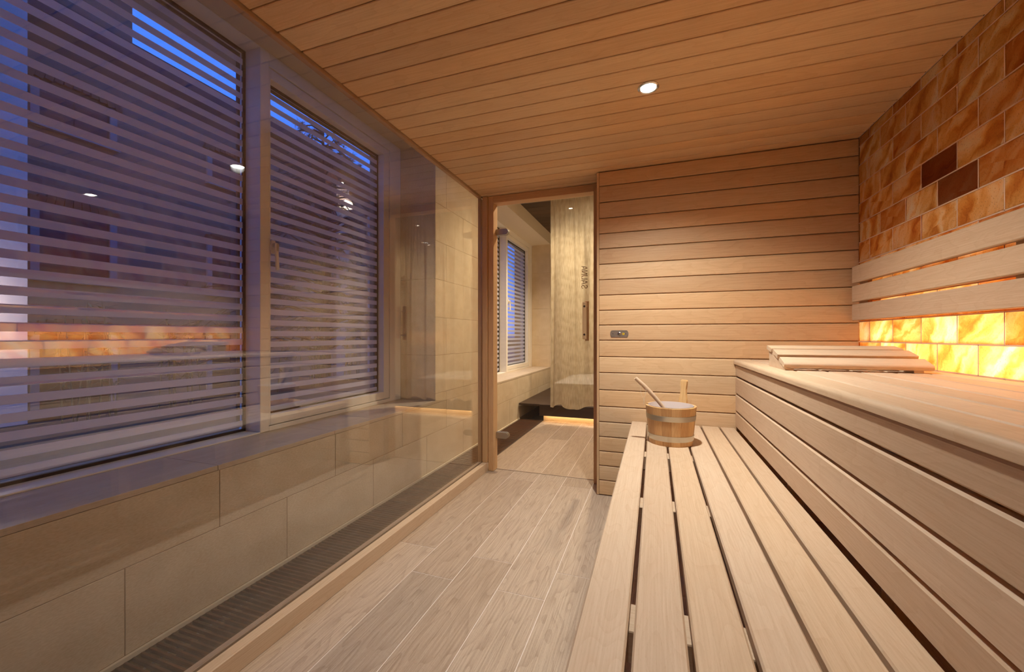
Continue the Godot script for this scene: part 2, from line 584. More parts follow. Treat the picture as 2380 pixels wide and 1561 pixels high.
# ---------------------------------------------------------------- salt wall
func build_salt_wall() -> void:
	var w := structure("wall_right", "wall of amber Himalayan salt bricks lit from behind")
	var rows := [0.72, 0.83, 0.94, 1.05, 1.161, 1.272, 1.383, 1.494, 1.605, 1.714, 1.822, 1.930, 2.038, 2.145, 2.198]
	var depth := 0.05
	var variants := {}
	var st := SurfaceTool.new()
	st.begin(Mesh.PRIMITIVE_TRIANGLES)
	for r in rows.size() - 1:
		var y0: float = rows[r]
		var y1: float = rows[r + 1]
		# mortar bed under the row
		var shift: float = 2.02 if r % 2 == 1 else 2.135
		var d := shift + 0.222 * 4
		var first := true
		while d > NEAR_D:
			var hi := minf(d, END_D - 0.002)
			var lo := maxf(d - 0.222, NEAR_D)
			if hi - lo > 0.03 and hi > lo:
				var key := "%d %d %d" % [int((hi - lo) * 1000), int((y1 - y0) * 1000), rng.randi() % 6]
				if not variants.has(key):
					variants[key] = salt_brick(hi - lo - 0.002, y1 - y0 - 0.002, depth)
				var mm: Material = pick(mats["salt"].slice(0, 6))
				# the few rust-dark bricks of the photograph
				if (absf(lo - 2.03) < 0.03 and absf(y0 - 1.714) < 0.01) or (absf(lo - 1.913) < 0.03 and absf(y0 - 1.605) < 0.01) or rng.randf() < 0.03:
					mm = mats["salt"][6]
				part(w, "brick", variants[key], mm, P(SALT_X + rng.randf_range(0.0, 0.0015), (y0 + y1) / 2, (lo + hi) / 2))
			d -= 0.222
	# mortar: thin beds and short uprights between the bricks, joined in one piece
	for r in rows.size():
		mortar_bar(st, rows[r], rows[r], NEAR_D, END_D, true)
	for r in rows.size() - 1:
		var d2: float = (2.02 if r % 2 == 1 else 2.135) + 0.222 * 3
		while d2 > NEAR_D:
			if d2 < END_D - 0.01:
				mortar_bar(st, rows[r], rows[r + 1], d2, d2, false)
			d2 -= 0.222
	var mo := part(w, "mortar", st.commit(), M("mortar"), Vector3.ZERO)
	mo.set_meta("kind", "stuff")
	# light box behind the bricks
	slab(w, "light_box_back", M("white_plaster"), 1.30, 1.34, 0.0, 2.3, NEAR_D - 0.06, END_D + 0.05)
	slab(w, "lower_panel", mats["board"][2], 1.09, 1.12, 0.0, 0.72, NEAR_D, END_D)
	slab(w, "light_box_floor", M("white_plaster"), 1.12, 1.30, 0.74, 0.78, NEAR_D, END_D)
	# LED strip in the light box
	var led := thing("led_strip", "warm LED strip hidden behind the lower salt bricks", "light strip", P(1.29, 1.04, 1.0))
	part(led, "strip", cbox(Vector3(0.008, 0.03, 3.5), 0.0), glow_mat("led_glow", Color(1.0, 0.93, 0.82), 3.0), P(1.296, 1.03, 0.95))
	strip_light(led, "led_light", P(1.287, 1.03, 0.95), Basis(Vector3.UP, PI / 2), Vector2(3.5, 0.05), 2.5, Color(1.0, 0.92, 0.80))

func mortar_bar(st: SurfaceTool, y0: float, y1: float, d0: float, d1: float, flat: bool) -> void:
	var hx := 0.006
	var t := 0.0026
	var lo := P(SALT_X + 0.0006, y0 - (t if flat else 0.0), d0 - (0.0 if flat else t))
	var hi := P(SALT_X + 0.0015 + hx, y1 + (t if flat else 0.0), d1 + (0.0 if flat else t))
	var a := Vector3(minf(lo.x, hi.x), minf(lo.y, hi.y), minf(lo.z, hi.z))
	var b := Vector3(maxf(lo.x, hi.x), maxf(lo.y, hi.y), maxf(lo.z, hi.z))
	quad(st, [Vector3(a.x, a.y, a.z), Vector3(a.x, b.y, a.z), Vector3(a.x, b.y, b.z), Vector3(a.x, a.y, b.z)], Vector3.LEFT, 2, Vector2.ZERO)

# hewn brick: front face with worn corners and four sides; the rear stays open to the light box
func salt_brick(l: float, h: float, depth: float) -> Mesh:
	var st := SurfaceTool.new()
	st.begin(Mesh.PRIMITIVE_TRIANGLES)
	var off := Vector2(rng.randf(), rng.randf())
	var turn := rng.randf_range(-0.7, 0.7)
	var b := 0.0035
	var pts := []
	var n := 5
	var uv := func(z: float, y: float) -> Vector2:
		return (Vector2(z, y) / 0.5).rotated(turn) + off
	# outline with slightly uneven edges
	var outline := []
	var steps := 4
	for e in 4:
		for k in steps:
			var f := float(k) / steps
			var z := 0.0
			var y := 0.0
			match e:
				0: z = -l / 2 + l * f; y = -h / 2
				1: z = l / 2; y = -h / 2 + h * f
				2: z = l / 2 - l * f; y = h / 2
				3: z = -l / 2; y = h / 2 - h * f
			outline.append(Vector2(z, y))
	var inner := []
	for i in outline.size():
		var p: Vector2 = outline[i]
		var q := Vector2(clampf(p.x, -l / 2 + b, l / 2 - b), clampf(p.y, -h / 2 + b, h / 2 - b))
		q += Vector2(rng.randf_range(-0.0015, 0.0015), rng.randf_range(-0.0015, 0.0015))
		inner.append(q)
	var cnt := outline.size()
	for i in cnt:
		var j := (i + 1) % cnt
		var a := Vector3(0, inner[i].y, inner[i].x)
		var c := Vector3(0, inner[j].y, inner[j].x)
		tri(st, Vector3(0, 0, 0), a, c, Vector3.LEFT, uv.call(0, 0), uv.call(a.z, a.y), uv.call(c.z, c.y))
		var a2 := Vector3(b, outline[i].y, outline[i].x)
		var c2 := Vector3(b, outline[j].y, outline[j].x)
		var nn := (Vector3.LEFT + Vector3(0, outline[i].y + outline[j].y, outline[i].x + outline[j].x).normalized() * 0.8).normalized()
		tri(st, a, a2, c2, nn, uv.call(a.z, a.y), uv.call(a2.z, a2.y), uv.call(c2.z, c2.y))
		tri(st, a, c2, c, nn, uv.call(a.z, a.y), uv.call(c2.z, c2.y), uv.call(c.z, c.y))
		var a3 := a2 + Vector3(depth, 0, 0)
		var c3 := c2 + Vector3(depth, 0, 0)
		var e := c2 - a2
		var ns := Vector3(0, e.z, -e.y).normalized()
		if ns.dot(a2 + c2) < 0:
			ns = -ns
		tri(st, a2, a3, c3, ns, uv.call(a2.z, a2.y), uv.call(a2.z, a2.y), uv.call(c2.z, c2.y))
		tri(st, a2, c3, c2, ns, uv.call(a2.z, a2.y), uv.call(c2.z, c2.y), uv.call(c2.z, c2.y))
	return st.commit()

# ---------------------------------------------------------------- tiled window wall
func build_window_wall() -> void:
	var w := structure("wall_left", "tiled outer wall of beige stone with deep window openings")
	var bx := TILE_X - 0.012
	slab(w, "parapet_core", M("tile_grout"), -2.32, bx + 0.0105, -0.1, SILL - 0.02, NEAR_D - 0.1, 7.45)
	slab(w, "pier_core", M("tile_grout"), -2.32, bx + 0.0105, SILL - 0.02, 3.0, 2.905, 3.94)
	slab(w, "pier_core", M("tile_grout"), -2.32, bx + 0.0105, SILL - 0.02, 3.0, 6.75, 7.45)
	slab(w, "pier_core", M("tile_grout"), -2.32, bx + 0.0105, SILL - 0.02, 3.0, NEAR_D - 0.1, -0.55)
	slab(w, "lintel_core", M("plaster"), -2.32, TILE_X, 2.64, 3.0, -0.6, 2.91)
	slab(w, "lintel_core", M("plaster"), -2.32, TILE_X, 2.64, 3.0, 3.93, 6.76)
	# face tiles
	var courses := [0.012, 0.305, 0.615, 0.925, 1.235, 1.545, 1.855, 2.165, 2.475, 2.785, 3.0]
	for c in courses.size() - 1:
		var y0: float = courses[c] + 0.0015
		var y1: float = courses[c + 1] - 0.0015
		var d := (0.854 if c % 2 == 0 else 1.168) - 0.636 * 3
		while d < 7.45:
			for span in [[NEAR_D, 7.44, 0.0, SILL - 0.022], [2.895, 3.95, SILL - 0.02, 3.0], [6.74, 7.44, SILL - 0.02, 3.0]]:
				var lo := maxf(d + 0.0015, span[0])
				var hi := minf(d + 0.6345, span[1])
				var ya := maxf(y0, span[2])
				var yb := minf(y1, span[3])
				if hi - lo > 0.01 and yb - ya > 0.01:
					slab(w, "tile", pick(mats["tile"]), bx, TILE_X, ya, yb, lo, hi, 0.0008, 2)
			d += 0.636
	# reveals at the sides of the openings
	for s in [[2.895, 2.905], [3.94, 3.95], [6.74, 6.75]]:
		for y in [[SILL, 0.925], [0.927, 1.545], [1.547, 2.165], [2.167, 2.64]]:
			slab(w, "tile", pick(mats["tile"]), -2.0, bx - 0.001, y[0], y[1], s[0], s[1], 0.0006, 0)
	# sill slabs
	var ds := [-0.55, -0.11, 0.525, 1.16, 1.797, 2.433, 2.894]
	for i in ds.size() - 1:
		slab(w, "sill_slab", M("sill"), -2.02, TILE_X + 0.002, SILL - 0.02, SILL, ds[i] + 0.001, ds[i + 1] - 0.001, 0.001, 2)
	ds = [3.951, 4.345, 4.98, 5.58, 6.215, 6.739]
	for i in ds.size() - 1:
		slab(w, "sill_slab", M("sill"), -2.02, TILE_X + 0.002, SILL - 0.02, SILL, ds[i] + 0.001, ds[i + 1] - 0.001, 0.001, 2)
	slab(w, "edge_strip", M("plaster"), TILE_X - 0.002, TILE_X + 0.010, -0.004, 0.011, NEAR_D, 5.05)

# ---------------------------------------------------------------- windows
func build_windows() -> void:
	window_unit("window_1", "tall window with frosted stripes and white frame beside the sauna glass", -0.55, 1.614, 2.895, 1.2397, 0.0632, 1.0957, 0.0612)
	window_unit("window_2", "striped window with white frame in the hall beyond the glass door", 3.95, 5.46, 6.74, 1.2397, 0.0632, 1.0957, 0.0612)

func window_unit(called: String, label: String, d0: float, dm: float, d1: float, ya: float, pa: float, yb: float, pb: float) -> void:
	var w := structure(called, label, P(-2.05, SILL, (d0 + d1) / 2))
	var xf := -2.0
	var xb := -2.16
	var top := 2.64
	# fixed frame
	slab(w, "frame_post", M("paint"), xb, xf, SILL, top, d1 - 0.145, d1, 0.002, 1)
	slab(w, "frame_post", M("paint"), xb, xf, SILL, top, d0, d0 + 0.06, 0.002, 1)
	slab(w, "mullion", M("paint"), xb, xf, SILL + 0.001, top, dm, dm + 0.053, 0.002, 1)
	slab(w, "frame_head", M("paint"), xb, xf, top - 0.075, top, dm + 0.053, d1 - 0.145, 0.002, 2)
	slab(w, "frame_foot", M("paint"), xb, xf, SILL, SILL + 0.026, dm + 0.053, d1 - 0.145, 0.002, 2)
	slab(w, "frame_head", M("paint"), xb, xf, top - 0.006, top, d0 + 0.06, dm, 0.001, 2)
	slab(w, "frame_foot", M("paint"), xb, xf, SILL, SILL + 0.006, d0 + 0.06, dm, 0.001, 2)
	# fixed pane in a dark gasket
	var gx := -2.112
	ring(w, "gasket", M("gasket"), gx - 0.012, gx + 0.004, SILL + 0.006, top - 0.006, d0 + 0.06, dm, 0.012)
	slab(w, "pane", M("window_glass"), gx - 0.006, gx, SILL + 0.016, top - 0.016, d0 + 0.07, dm - 0.01)
	slab(w, "outer_pane", M("window_glass"), gx - 0.026, gx - 0.02, SILL + 0.016, top - 0.016, d0 + 0.07, dm - 0.01)
	ring(w, "spacer", M("gasket"), gx - 0.0195, gx - 0.0065, SILL + 0.03, top - 0.03, d0 + 0.085, dm - 0.024, 0.014)
	stripes(w, gx + 0.0005, SILL + 0.02, top - 0.02, d0 + 0.075, dm - 0.016, ya, pa)
	# opening sash
	var s0 := dm + 0.056
	var s1 := d1 - 0.149
	var sy0 := SILL + 0.030
	var sy1 := top - 0.079
	var sx := -2.006
	slab(w, "sash_stile", M("paint"), sx - 0.09, sx, sy0, sy1, s0, s0 + 0.012, 0.002, 1)
	slab(w, "sash_stile", M("paint"), sx - 0.09, sx, sy0, sy1, s1 - 0.068, s1, 0.002, 1)
	slab(w, "sash_rail", M("paint"), sx - 0.09, sx, sy1 - 0.055, sy1, s0 + 0.012, s1 - 0.068, 0.002, 2)
	slab(w, "sash_rail", M("paint"), sx - 0.09, sx, sy0, sy0 + 0.055, s0 + 0.012, s1 - 0.068, 0.002, 2)
	var hx := -2.062
	var e0 := s0 + 0.012
	var e1 := s1 - 0.068
	ring(w, "gasket", M("gasket"), hx - 0.012, hx + 0.004, sy0 + 0.055, sy1 - 0.055, e0, e1, 0.010)
	slab(w, "pane", M("window_glass"), hx - 0.006, hx, sy0 + 0.06, sy1 - 0.06, e0 + 0.005, e1 - 0.005)
	slab(w, "outer_pane", M("window_glass"), hx - 0.026, hx - 0.02, sy0 + 0.06, sy1 - 0.06, e0 + 0.005, e1 - 0.005)
	ring(w, "spacer", M("gasket"), hx - 0.0195, hx - 0.0065, sy0 + 0.072, sy1 - 0.072, e0 + 0.017, e1 - 0.017, 0.013)
	stripes(w, hx + 0.0005, sy0 + 0.062, sy1 - 0.062, e0 + 0.008, e1 - 0.014, yb, pb)
	# window handle hanging down on the sash stile
	var handle := Node3D.new()
	handle.name = "handle"
	w.add_child(handle)
	var hp := P(sx + 0.012, 1.575, s0 + 0.022)
	handle.position = hp - w.position
	part(handle, "rose", cbox(Vector3(0.012, 0.075, 0.026), 0.004), M("paint"), hp + Vector3(-0.006, 0, 0))
	var tilt := Basis(Vector3.RIGHT, 0.06)
	part(handle, "lever", cbox(Vector3(0.012, 0.15, 0.022), 0.004), M("paint"), hp + Vector3(0.022, -0.055, 0), tilt)
	part(handle, "neck", cbox(Vector3(0.026, 0.02, 0.018), 0.003), M("paint"), hp + Vector3(0.008, 0.008, 0))
	part(handle, "key_plate", cbox(Vector3(0.002, 0.04, 0.014), 0.0005), M("steel"), hp + Vector3(0.029, -0.005, 0))

func ring(o: Node3D, called: String, m: Material, x0: float, x1: float, y0: float, y1: float, d0: float, d1: float, t: float) -> void:
	slab(o, called, m, x0, x1, y0, y0 + t, d0, d1)
	slab(o, called, m, x0, x1, y1 - t, y1, d0, d1)
	slab(o, called, m, x0, x1, y0 + t, y1 - t, d0, d0 + t)
	slab(o, called, m, x0, x1, y0 + t, y1 - t, d1 - t, d1)

func stripes(o: Node3D, x: float, y0: float, y1: float, d0: float, d1: float, phase: float, pitch: float) -> void:
	var k := int(ceil((y0 - phase) / pitch))
	while phase + k * pitch < y1:
		var c := phase + k * pitch
		var lo := maxf(c - pitch * 0.255, y0)
		var hi := minf(c + pitch * 0.255, y1)
		if hi - lo > 0.004:
			slab(o, "film_stripe", M("film"), x, x + 0.0006, lo, hi, d0, d1, 0.0, 2, 0)
		k += 1

# ---------------------------------------------------------------- glass partition
func build_partition() -> void:
	var w := structure("window_3", "full height glass partition of the sauna in a pale timber frame", P(-1.31, 0, 1.0))
	var fr: Array = mats["frame"]
	slab(w, "foot_rail", mats["bench"][3], GLASS_X + 0.001, -1.262, 0.0, 0.07, NEAR_D, 3.012, 0.002, 2)
	slab(w, "foot_rail", mats["bench"][3], -1.342, GLASS_X - 0.011, 0.0, 0.07, NEAR_D, 3.012, 0.002, 2)
	slab(w, "head_rail", fr[0], -1.342, GLASS_X - 0.011, 2.186, 2.215, NEAR_D, 3.012, 0.001, 2)
	slab(w, "end_post", fr[1], GLASS_X + 0.002, -1.2625, 0.0705, 2.198, 2.996, 3.05, 0.002, 1)
	slab(w, "end_post", fr[0], -1.342, GLASS_X - 0.012, 0.0705, 2.185, 2.996, 3.05, 0.002, 1)
	# laminated safety glass: two sheets
	slab(w, "pane", M("glass"), GLASS_X - 0.005, GLASS_X, 0.02, 2.213, NEAR_D + 0.005, 2.995)
	slab(w, "pane", M("glass"), GLASS_X - 0.0104, GLASS_X - 0.0054, 0.02, 2.213, NEAR_D + 0.005, 2.995)

# ---------------------------------------------------------------- door
func build_door() -> void:
	var d := structure("door_1", "glass sauna door in a timber frame with wooden pull handle", P(-0.82, 0, 3.08))
	var fr: Array = mats["frame"]
	slab(d, "frame_post", fr[0], -1.2605, -1.215, 0.001, 2.198, 3.013, 3.10, 0.002, 1)
	slab(d, "frame_post", fr[1], -0.422, -0.3745, 0.001, 2.198, 3.003, 3.10, 0.002, 1)
	slab(d, "frame_head", fr[0], -1.215, -0.422, 2.142, 2.198, 3.013, 3.10, 0.002, 0)
	slab(d, "threshold", mats["plank"][1], -1.215, -0.422, 0.0, 0.004, 3.082, 3.10, 0.001, 0)
	slab(d, "pane", M("glass"), -1.209, -0.426, 0.008, 2.138, 3.086, 3.094)
	for y in [1.922, 0.278]:
		var h := Node3D.new()
		h.name = "hinge"
		d.add_child(h, true)
		var hp := P(-1.165, y, 3.078)
		h.position = hp - d.position
		for s in [[3.070, 3.085], [3.095, 3.110]]:
			var pl := PackedVector2Array()
			pl.append(Vector2(-0.05, -0.024)); pl.append(Vector2(0.03, -0.024))
			for k in 9:
				var a := -PI / 2 + PI * k / 8
				pl.append(Vector2(0.03 + 0.024 * cos(a), 0.024 * sin(a)))
			pl.append(Vector2(-0.05, 0.024))
			part(h, "hinge_plate", prism(pl, s[1] - s[0]), M("steel"), P(-1.165, y, (s[0] + s[1]) / 2))
	var g := Node3D.new()
	g.name = "pull_handle"
	d.add_child(g)
	var gp := P(-0.493, 1.197, 3.06)
	g.position = gp - d.position
	slab(g, "grip", fr[1], -0.508, -0.479, 1.058, 1.334, 3.03, 3.052, 0.003, 1)
	slab(g, "grip", fr[1], -0.506, -0.477, 1.044, 1.350, 3.128, 3.15, 0.003, 1)
	for y in [1.092, 1.302]:
		var rod := lathe([Vector2(0, 0), Vector2(0.007, 0), Vector2(0.007, 0.078), Vector2(0, 0.078)], 12)
		part(g, "standoff", rod, M("steel"), P(-0.4935, y, 3.051), Basis(Vector3.RIGHT, -PI / 2))
		var plug := lathe([Vector2(0, 0.0005), Vector2(0.008, 0.0005), Vector2(0.008, -0.002)], 14)
		part(g, "plug", plug, mats["dark_wood"][2], P(-0.4935, y, 3.0292), Basis(Vector3.RIGHT, PI / 2))
	part(d, "lettering", lettering(), M("letter"), P(-0.525, 1.441, 3.0952), Basis(Vector3(0, 1, 0), Vector3(1, 0, 0), Vector3(0, 0, -1)))

# the word SAUNA in thin stencilled capitals, 0.172 m long and 0.044 m tall
func lettering() -> Mesh:
	var st := SurfaceTool.new()
	st.begin(Mesh.PRIMITIVE_TRIANGLES)
	var arc_up := []
	var a_ := [[Vector2(0.0, 0), Vector2(0.44, 0.98)], [Vector2(0.62, 0.92), Vector2(1.0, 0)], [Vector2(0.42, 0.30), Vector2(0.72, 0.30)]]
	var n_ := [[Vector2(0.05, 0), Vector2(0.05, 0.92)], [Vector2(0.2, 0.95), Vector2(0.8, 0.06)], [Vector2(0.95, 0.08), Vector2(0.95, 1)]]
	var u_ := [[Vector2(0.05, 1), Vector2(0.05, 0.35), Vector2(0.14, 0.12), Vector2(0.36, 0.01)], [Vector2(0.58, 0.0), Vector2(0.82, 0.1), Vector2(0.95, 0.35), Vector2(0.95, 1)]]
	var s_ := [[Vector2(0.9, 0.82), Vector2(0.72, 0.97), Vector2(0.42, 1.0), Vector2(0.14, 0.86), Vector2(0.16, 0.64), Vector2(0.4, 0.54)], [Vector2(0.52, 0.5), Vector2(0.86, 0.36), Vector2(0.9, 0.15), Vector2(0.62, 0.0), Vector2(0.36, 0.02)], [Vector2(0.2, 0.08), Vector2(0.04, 0.22)]]
	var word := [s_, a_, u_, n_, a_]
	for i in 5:
		for line in word[i]:
			for k in line.size() - 1:
				var p := Vector2(i * 0.0355, 0) + Vector2(line[k].x * 0.0285, line[k].y * 0.044)
				var q := Vector2(i * 0.0355, 0) + Vector2(line[k + 1].x * 0.0285, line[k + 1].y * 0.044)
				var t := (q - p).normalized()
				var s := Vector2(-t.y, t.x) * 0.0024
				p -= t * 0.0008
				q += t * 0.0008
				var r := [p + s, q + s, q - s, p - s]
				for z in [0.0, 0.0012]:
					var nn := Vector3(0, 0, 1 if z > 0 else -1)
					quad(st, [Vector3(r[0].x, r[0].y, z), Vector3(r[1].x, r[1].y, z), Vector3(r[2].x, r[2].y, z), Vector3(r[3].x, r[3].y, z)], nn, 0, Vector2.ZERO)
				for e in 4:
					var c: Vector2 = r[e]
					var f: Vector2 = r[(e + 1) % 4]
					var en := Vector3((f - c).y, -(f - c).x, 0).normalized()
					if en.dot(Vector3((c + f).x, (c + f).y, 0) / 2 - Vector3((p + q).x, (p + q).y, 0) / 2) < 0:
						en = -en
					quad(st, [Vector3(c.x, c.y, 0), Vector3(f.x, f.y, 0), Vector3(f.x, f.y, 0.0012), Vector3(c.x, c.y, 0.0012)], en, 0, Vector2.ZERO)
	return st.commit()

# ---------------------------------------------------------------- hall beyond the door
func build_hall() -> void:
	var c := structure("ceiling_hall", "plain pale hall ceiling above the sauna and the window gallery")
	slab(c, "slab", M("white_plaster"), -2.32, 2.7, 2.96, 3.06, NEAR_D - 0.1, 5.0)
	var cn := structure("ceiling_niche", "dropped ceiling of dark timber planks over the rest niche")
	slab(cn, "fascia", mats["dark_wood"][1], TILE_X + 0.001, 2.6, 2.80, 2.96, 4.95, 4.98, 0.001, 0)
	var d := 4.982
	while d < 7.4:
		slab(cn, "plank", pick(mats["dark_wood"]), TILE_X + 0.001, 2.6, 2.82, 2.84, d, d + 0.157, 0.002, 0)
		d += 0.16
	slab(cn, "deck", M("dark"), -1.75, 2.7, 2.8405, 3.06, 4.985, 7.5)
	var wr := structure("wall_hall", "plaster walls closing the hall and the rest niche")
	slab(wr, "side_panel", M("plaster"), 2.6, 2.7, -0.1, 3.06, 3.08, 7.5)
	slab(wr, "rear_panel", M("plaster"), -1.75, 2.7, -0.1, 3.06, 7.4, 7.5)
	slab(wr, "front_panel", M("plaster"), 1.341, 2.7, -0.1, 3.06, 3.0, 3.08)
	slab(wr, "gallery_end_panel", M("plaster"), -1.75, -1.342, -0.1, 2.96, NEAR_D - 0.1, NEAR_D - 0.02)
	slab(wr, "sauna_top_panel", M("plaster"), -1.342, 2.7, 2.305, 2.96, 3.0, 3.08)
	# raised platform with LED plinth
	var p := thing("platform", "dark wooden platform in the niche above a lit plinth", "platform", P(0.5, 0, 6.2))
	slab(p, "plinth", mats["tile"][0], -1.345, 2.59, 0.0, 0.072, 5.055, 7.39, 0.0, 0)
	slab(p, "fascia", mats["dark_wood"][1], -1.378, 2.59, 0.075, 0.215, 4.972, 4.996, 0.002, 0)
	slab(p, "deck", mats["dark_wood"][0], -1.66, 2.59, 0.19, 0.215, 4.997, 7.39, 0.002, 0)
	slab(p, "under_deck", M("dark"), -1.378, 2.59, 0.0725, 0.076, 5.05, 7.39)
	var led := thing("plinth_light", "warm LED strip glowing under the edge of the dark platform", "light strip", P(0.5, 0.07, 5.03))
	part(led, "led", cbox(Vector3(3.9, 0.006, 0.012), 0.0), glow_mat("led_glow_warm", Color(1.0, 0.82, 0.58), 5.0), P(0.62, 0.0955, 5.028))
	strip_light(led, "led_light", P(0.62, 0.09, 5.026), Basis(Vector3.RIGHT, -PI / 2), Vector2(3.9, 0.02), 0.5, Color(1.0, 0.82, 0.58))
	# lounger behind the curtain
	var b := thing("daybed", "daybed with grey mattress seen through the linen curtain", "bed", P(-0.3, 0.215, 6.2))
	slab(b, "base", mats["dark_wood"][1], -1.25, 1.7, 0.216, 0.30, 5.5, 7.2, 0.004, 0)
	slab(b, "mattress", M("cushion"), -1.23, 1.68, 0.301, 0.43, 5.46, 7.2, 0.03, 0)
	var t := thing("blanket", "white blanket spread on the daybed behind the curtain", "blanket", P(-0.5, 0.43, 5.7))
	part(t, "cloth", rumpled(2.2, 1.3, 0.05), M("towel"), P(-0.2, 0.435, 6.1))
	var pl := thing("pillow", "plump white pillow leaning on the daybed by the jamb", "pillow", P(-0.45, 0.45, 6.98))
	part(pl, "cushion", cbox(Vector3(0.5, 0.34, 0.16), 0.06), M("towel"), P(-0.38, 0.615, 6.98), Basis(Vector3.RIGHT, -0.3))
	# curtain
	var cu := thing("curtain", "sheer beige linen curtain with gathered top hanging before the niche", "curtain", P(0.2, 2.8, 4.93))
	part(cu, "cloth", curtain_mesh(), M("linen"), P(0, 0, 0))
	part(cu, "rail", cbox(Vector3(3.0, 0.012, 0.02), 0.0), M("dark"), P(0.27, 2.812, 4.895))

func rumpled(w: float, l: float, amp: float) -> Mesh:
	var st := SurfaceTool.new()
	st.begin(Mesh.PRIMITIVE_TRIANGLES)
	var n := noise(7, 2.4, 3)
	var f := func(i: int, j: int) -> Vector3:
		var x := (i / 24.0 - 0.5) * w
		var z := (j / 16.0 - 0.5) * l
		var edge := minf(minf(i, 24 - i) / 2.0, minf(j, 16 - j) / 2.0)
		return Vector3(x, clampf(edge, 0, 1) * (0.012 + amp * absf(n.get_noise_2d(x, z)) * 1.4), z)
	st.set_smooth_group(0)
	for i in 24:
		for j in 16:
			var q := [f.call(i, j), f.call(i + 1, j), f.call(i + 1, j + 1), f.call(i, j + 1)]
			for k in [0, 1, 2, 0, 2, 3]:
				st.set_uv(Vector2(q[k].x, q[k].z))
				st.add_vertex(q[k])
	st.generate_normals()
	return st.commit()

func curtain_mesh() -> Mesh:
	var st := SurfaceTool.new()
	st.begin(Mesh.PRIMITIVE_TRIANGLES)
	var nx := 300
	var ny := 22
	var x0 := -1.21
	var x1 := 1.7
	var n := noise(19, 1.0, 2)
	var f := func(i: int, j: int) -> Vector3:
		var s := float(i) / nx
		var t := float(j) / ny
		var x := lerpf(x0, x1, s)
		var deep := 0.018 + 0.03 * smoothstep(0.0, 0.5, t)
		var ph := x * 44.0 + n.get_noise_1d(x * 1.5) * 5.0
		var ph2 := x * 19.0 + n.get_noise_1d(x * 1.1 + 40) * 6.0
		var wave := lerpf(sin(ph * 2.2) * 0.4, sin(ph2) + 0.35 * sin(ph), smoothstep(0.0, 0.4, t))
		var top := 2.806 + 0.006 * sin(x * 210.0)
		var hem := 0.225 - 0.03 * sin(ph2 + 0.6) - 0.012 * sin(x * 5.0)
		var y := lerpf(top, hem, t)
		return P(x + 0.012 * sin(ph2 * 2.0) * t - (0.02 * t if i < 12 else 0.0), y, 4.895 + deep * wave)
	st.set_smooth_group(0)
	for i in nx:
		for j in ny:
			var q := [f.call(i, j), f.call(i + 1, j), f.call(i + 1, j + 1), f.call(i, j + 1)]
			var uvs := [Vector2(float(i) / nx * 6.0, float(j) / ny * 5.0), Vector2(float(i + 1) / nx * 6.0, float(j) / ny * 5.0), Vector2(float(i + 1) / nx * 6.0, float(j + 1) / ny * 5.0), Vector2(float(i) / nx * 6.0, float(j + 1) / ny * 5.0)]
			for k in [0, 1, 2, 0, 2, 3]:
				st.set_uv(uvs[k])
				st.add_vertex(q[k])
	st.generate_normals()
	return st.commit()

